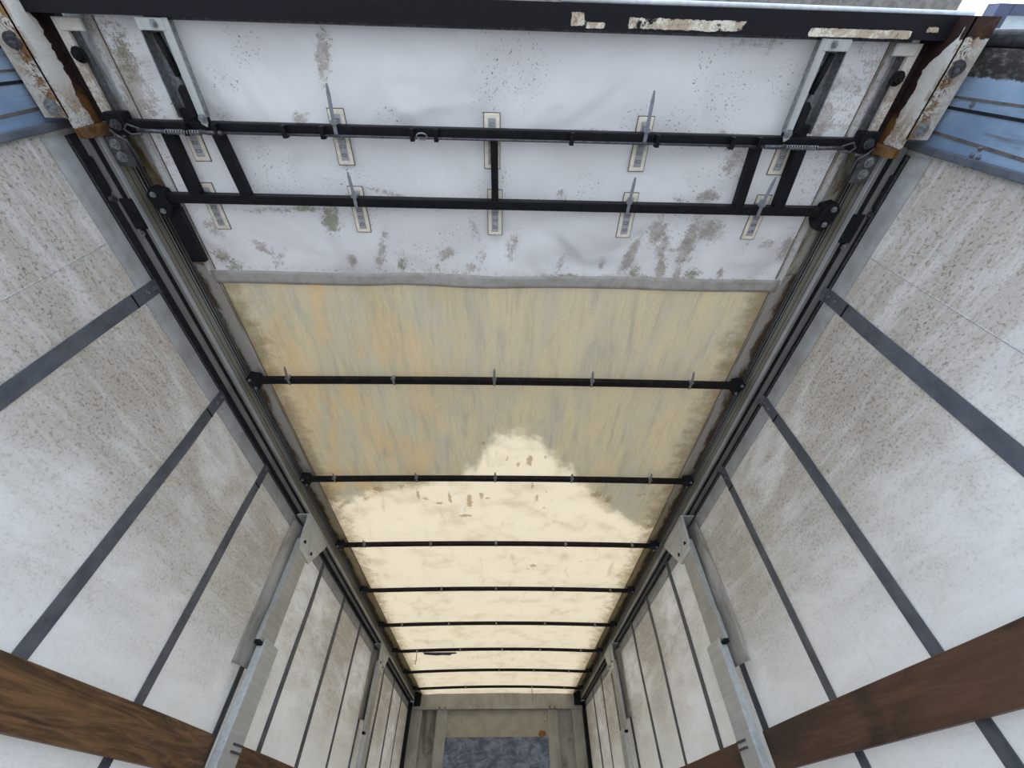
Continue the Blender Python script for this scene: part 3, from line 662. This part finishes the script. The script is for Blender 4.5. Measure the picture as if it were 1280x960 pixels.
# ------------------------------------------------------------------ rear corner brackets, guide bars, posts, lifting arms
for nm, s in SIDES:
    t = thing('corner_bracket', 'cream painted angle bracket eaten by rust in the upper %s rear corner' % nm, 'bracket', (s*1.19, .1, 2.5))
    def pf(u, v):     # flange: x from 1.165 to 1.235
        p = .95 - .8*sm(.03, -.04, v)*(1 if s > 0 else .5)
        return (p, .95*math.exp(-((abs(u)-1.185)/.018)**2)+.3, .45)
    xs = frange(1.1605, 1.233, 12)
    m = MB(); m.sheet(lambda u, v: ((s*u, v + (.0 if u > 1.18 else 0), 2.500), (0, 0, 1)), xs, frange(-.05, .213, 50), .005, pf, 'paint'); part(m, 'flange', 'bracket', t, bevel=.0)
    def pw(u, v):     # web: v = z from 2.50 to 2.59
        top = 2.568 + .012*nz(u*14, s*3) + .007*nz(u*55, s*3) + .004*nz(u*140, 7) - .02*sm(.02, -.03, u) - (.035*sm(.06, -.0, u) if s > 0 else 0)
        p = sm(top+.010, top-.010, v)*sm(.243, .232, u + .008*nz(v*60, 2))
        return (p, .55*sm(.12, .2, u)+.1, .15+.8*sm(.10, .24, u))
    m = MB(); m.sheet(lambda u, v: ((s*1.168, u, v), (s, 0, 0)), frange(-.05, .262, 80), frange(2.500, 2.60, 24), .005, pw, 'paint'); part(m, 'web', 'bracket', t)
    m = MB(); m.prism([(s*1.166, 2.503), (s*1.166, 2.60), (s*1.135, 2.60), (s*1.15, 2.52)], .236, .264); part(m, 'brown_end', 'brown', t, bevel=.002)
    for y, stud in ((.052, .022), (.188, .026)):
        part(bolt_mb((s*1.192, y, 2.500), (-s*.5, .25, -1), .0135, stud=stud), 'bolt', 'darksteel' if (y < .1) else 'steel', t)
    g = thing('guide_bar', 'narrow cream guide bar with dark bolts beside the %s corner bracket' % nm, 'bar', (s*1.12, .14, 2.58))
    def pg(u, v): return (.9, .4*sm(.02, .1, v)+.1, .4)
    m = MB(); m.sheet(lambda u, v: ((s*u, v, 2.578), (0, 0, 1)), frange(1.112, 1.137, 6), frange(.005, .272, 40), .010, pg, 'paint'); part(m, 'bar', 'bracket', g)
    m = MB(); m.sheet(lambda u, v: ((s*u, v, 2.574), (0, 0, 1)), frange(1.066, 1.128, 8), frange(.004, .032, 6), .010, pg, 'paint'); part(m, 'end_pad', 'bracket', g, bevel=.003)
    m = MB(); m.prism([(s*1.112, 2.588), (s*1.098, 2.584), (s*1.093, 2.594), (s*1.110, 2.60)], .032, .222); part(m, 'slide_strip', 'darksteel', g)
    for y in (.080, .232): part(bolt_mb((s*1.113, y, 2.578), (0, 0, -1), .0125, stud=.006), 'bolt', 'rubber', g)
    part(MB().box(*sorted((s*1.142, s*1.166)), -.02, .234, 2.592, 2.60), 'rust_backing', 'maroon', t)
    part(MB().box(*sorted((s*1.150, s*1.250)), -.05, .235, 2.663, 2.668), 'gap_backing', 'maroon', t)  # added plate that blocks the bright gap above the bracket

    # blue post
    c = thing('corner_post', 'blue-grey panelled rear corner post with brown run marks, on the %s' % nm, 'post', (s*1.27, .12, 0))
    def dp(u, v): return (sm(.085, .055, u)*.72 + .3*math.exp(-((u-.225)/.02)**2), 0, 0)
    m = MB(); m.sheet(lambda u, v: ((s*1.246 , u, v), (s, 0, 0)), frange(.008, .243, 40), frange(-.12, 2.60, 60), .07, dp, 'dirt'); part(m, 'post_skin', 'blue', c, bevel=0)
    part(MB().tube([(s*1.262, -.010, -.1), (s*1.262, -.010, 2.60)], .019, 16), 'hinge_tube', 'darksteel', c, smooth=True)
    part(MB().box(*sorted((s*1.2435, s*1.247)), .132, .139, -.1, 2.575), 'panel_seam', 'rubber', c)
    part(MB().bar((s*1.2455, .192, 2.56), (s*1.2455, .218, 1.9), .003, .007, (0, 1, 0)), 'sealant_run', 'runmark', c)
    part(MB().bar((s*1.2455, .112, 2.58), (s*1.2455, .106, 1.9), .003, .005, (0, 1, 0)), 'sealant_run', 'runmark', c)
    part(MB().box(*sorted((s*1.225, s*1.2385)), .226, .2440, -.1, 2.575), 'edge_seal', 'strap', c, bevel=.002)
    if s > 0:
        for (px, py) in ((1216, 131), (1226, 186), (1216, 194), (1224, 197)):
            d = F_ + R_*((px-640)/507.96) - U_*((py-480)/507.96); q = (1.246-.0246)/d.x
            part(bolt_mb((1.246, d.y*q, 1.1746+d.z*q), (-1, 0, 0), .0042, stud=.003), 'rivet', 'steel', c)
    # lifting arm: downward channel holding a gas strut
    a = thing('lifting_arm', 'pale grey channel holding a black gas strut, %s side of the white roof sheet' % nm, 'arm', (s*.885, .11, 2.58))
    x = s*.885+DX
    part(MB().prism([(x-.036, 2.560), (x-.033, 2.560), (x-.033, 2.592), (x+.033, 2.592), (x+.033, 2.560), (x+.036, 2.560), (x+.036, 2.595), (x-.036, 2.595)], .002, .215), 'channel', 'steel', a)
    xi = x - s*.036
    part(MB().prism([(xi, .002), (xi+s*.012, .225), (xi-s*.004, .235), (xi-s*.012, .225), (xi-s*.022, .002)] if False else [(xi+s*.012, .0), (xi+s*.010, .228), (xi-s*.003, .236), (xi-s*.008, .226), (xi-s*.010, .0)], 2.556, 2.560, 'z'), 'inner_flange', 'pillar', a)
    part(MB().box(*sorted((x-s*.034, x+s*.034)), .0, .026, 2.554, 2.560), 'end_plate', 'pillar', a, bevel=.002)
    part(bolt_mb((x-s*.010, .012, 2.554), (0, 0, -1), .006, stud=.002), 'screw', 'steel', a)
    part(bolt_mb((xi, .215, 2.556), (0, 0, -1), .008, stud=.003), 'screw', 'steel', a)
    gs = part(MB().tube([(x+s*.006, .030, 2.572), (x-s*.008, .120, 2.572)], .009, 12), 'gas_strut', 'rubber', a, smooth=True)
    sub(MB().tube([(x-s*.008, .120, 2.572), (x-s*.014, .150, 2.570)], .004, 8), 'piston_rod', 'darksteel', gs, smooth=True)
    sub(MB().prism([(x-s*.022, .142), (x-s*.004, .138), (x+s*.006, .150), (x+s*.006, .215), (x-s*.016, .215)], 2.562, 2.576, 'z'), 'strut_fork', 'rubber', gs, bevel=.002)

# ------------------------------------------------------------------ pillars
for nm, s in SIDES:
    for k_, (ya, where) in enumerate(((2.30, 'nearer'), (4.69, 'farther'))):
        t = thing('side_pillar', '%s pale grey side pillar standing against the %s curtain' % (where, nm), 'pillar', (s*1.17, ya+.1, 0))
        xi, xo = 1.150, 1.182
        def bx(x0, x1, y0, y1, z0, z1): return MB().box(min(s*x0, s*x1), max(s*x0, s*x1), y0, y1, z0, z1)
        part(bx(xi-.006, xo, ya+.03, ya+.205, 0, 1.88), 'lower_box', 'pillar', t, bevel=.006)
        m = MB(); m.prism([(s*(xi+.002), ya+.005), (s*(xi+.002), ya+.150), (s*(xi+.010), ya+.158), (s*xo, ya+.158), (s*xo, ya+.0)], 1.87, 2.40, 'z')
        part(m, 'upper_sleeve', 'pillar_dirty', t, bevel=.003)
        m = MB(); m.prism([(ya-.03, 2.535), (ya+.36, 2.535), (ya+.34, 2.50), (ya+.19, 2.33), (ya+.02, 2.33), (ya-.01, 2.40)], s*(xi-.002), s*(xi+.012), 'x')
        hd = part(m, 'head_plate', 'pillar', t, bevel=.002)
        part(bx(xi-.002, 1.235, ya-.03, ya+.36, 2.532, 2.541), 'rail_saddle', 'pillar', t, bevel=.002)
        part(MB().bar((s*(xi-.004), ya+.02, 2.52), (s*(xi-.004), ya+.15, 2.36), .004, .010, (1, 0, 0)), 'head_rib', 'pillar', t)
        for dy, z in ((.035, 2.385), (.165, 2.375)):
            sub(MB().prism([(ya+dy-.012, z), (ya+dy+.012, z), (ya+dy, z+.016)], s*(xi-.010), s*(xi), 'x'), 'rivet_tab', 'rubber', hd)
        part(bx(xi+.003, xi+.028, ya-.02, ya+.02, 1.86, 2.00), 'latch', 'pillar_dirty', t, bevel=.008)
        part(bx(xi+.001, xi+.026, ya-.018, ya+.029, 1.845, 1.862), 'latch_tip', 'rubber', t, bevel=.003)
        for z in (1.46, 1.485): part(bx(xi-.012, xi+.02, ya+.10, ya+.20, z, z+.008), 'board_slot', 'darksteel', t, bevel=.001)
        part(bx(xi-.008, xi-.005, ya+.03, ya+.040, .0, 1.875), 'corner_line', 'alu_light', t)

# ------------------------------------------------------------------ boards
for nm, s in SIDES:
    dk = 'woodL' if s < 0 else 'woodR'
    mm = MB(); mm.box(*sorted((s*1.082+DX, s*1.165+DX)), 7.06, YF+.028, 2.487, 2.64); o = mm.build('corner_block', 'rubber', None, bevel=.004); o.parent = wall
    mm = MB(); mm.box(*sorted((s*1.186, s*1.232)), 7.085, YF+.028, 0, 2.53); o = mm.build('corner_seal', 'rubber', None, bevel=.004); o.parent = wall
    for y0, y1, lb in ((-.05, 2.328, 'long stained timber side board from the rear to the first pillar, on the %s'), (2.508, 4.718, 'stained timber side board between the two pillars, on the %s')):
        m = MB(); n = 24
        def bf(u, v):
            return ((s*(1.196+.0015*nz(u*2, v*8)), u, v+.004*nz(u*1.3, s)), (s, 0, 0))
        m.sheet(bf, frange(y0, y1, n), frange(1.374, 1.508, 4), .024)
        o = m.build('side_board', dk, bevel=.003); tag(o, lb % nm, 'board', 'timber side boards')

# ------------------------------------------------------------------ outside, glimpsed above the header
m = MB(); m.box(-4.5, 2.765, -1.6, -.11, 4.5, 4.62)
tag(m.build('loading_canopy', 'render', bevel=.02), 'grey-brown canopy slab outside above the header beam', 'canopy')
g = thing('roof_light_frame', 'dark blue steel frame with pale panel outside, upper right corner', 'frame', (3.45, -.2, 5.0))
part(MB().box(3.40, 3.50, -.21, .9, 4.95, 5.05), 'frame_bar', 'bluebeam', g, bevel=.005)
part(MB().box(3.50, 5.2, -.21, -.15, 4.95, 5.05), 'frame_bar', 'bluebeam', g, bevel=.005)
part(MB().box(3.50, 5.2, -.15, .9, 5.00, 5.02), 'pale_panel', 'pale', g)
GROUPS = {'side_pillar': 'grey pillars along the two curtains', 'side_curtain': 'side curtains', 'roof_rail': 'roof rails above the curtains',
          'corner_post': 'rear corner posts', 'corner_bracket': 'rusted rear corner brackets', 'guide_bar': 'guide bars in the rear corners',
          'lifting_arm': 'lifting arms of the rear roof sheet', 'roof_sheet': 'roof sheets'}
for o in COL.objects:
    k_ = o.name.split('.')[0]
    if o.parent is None and k_ in GROUPS and 'category' in o and 'group' not in o: o['group'] = GROUPS[k_]
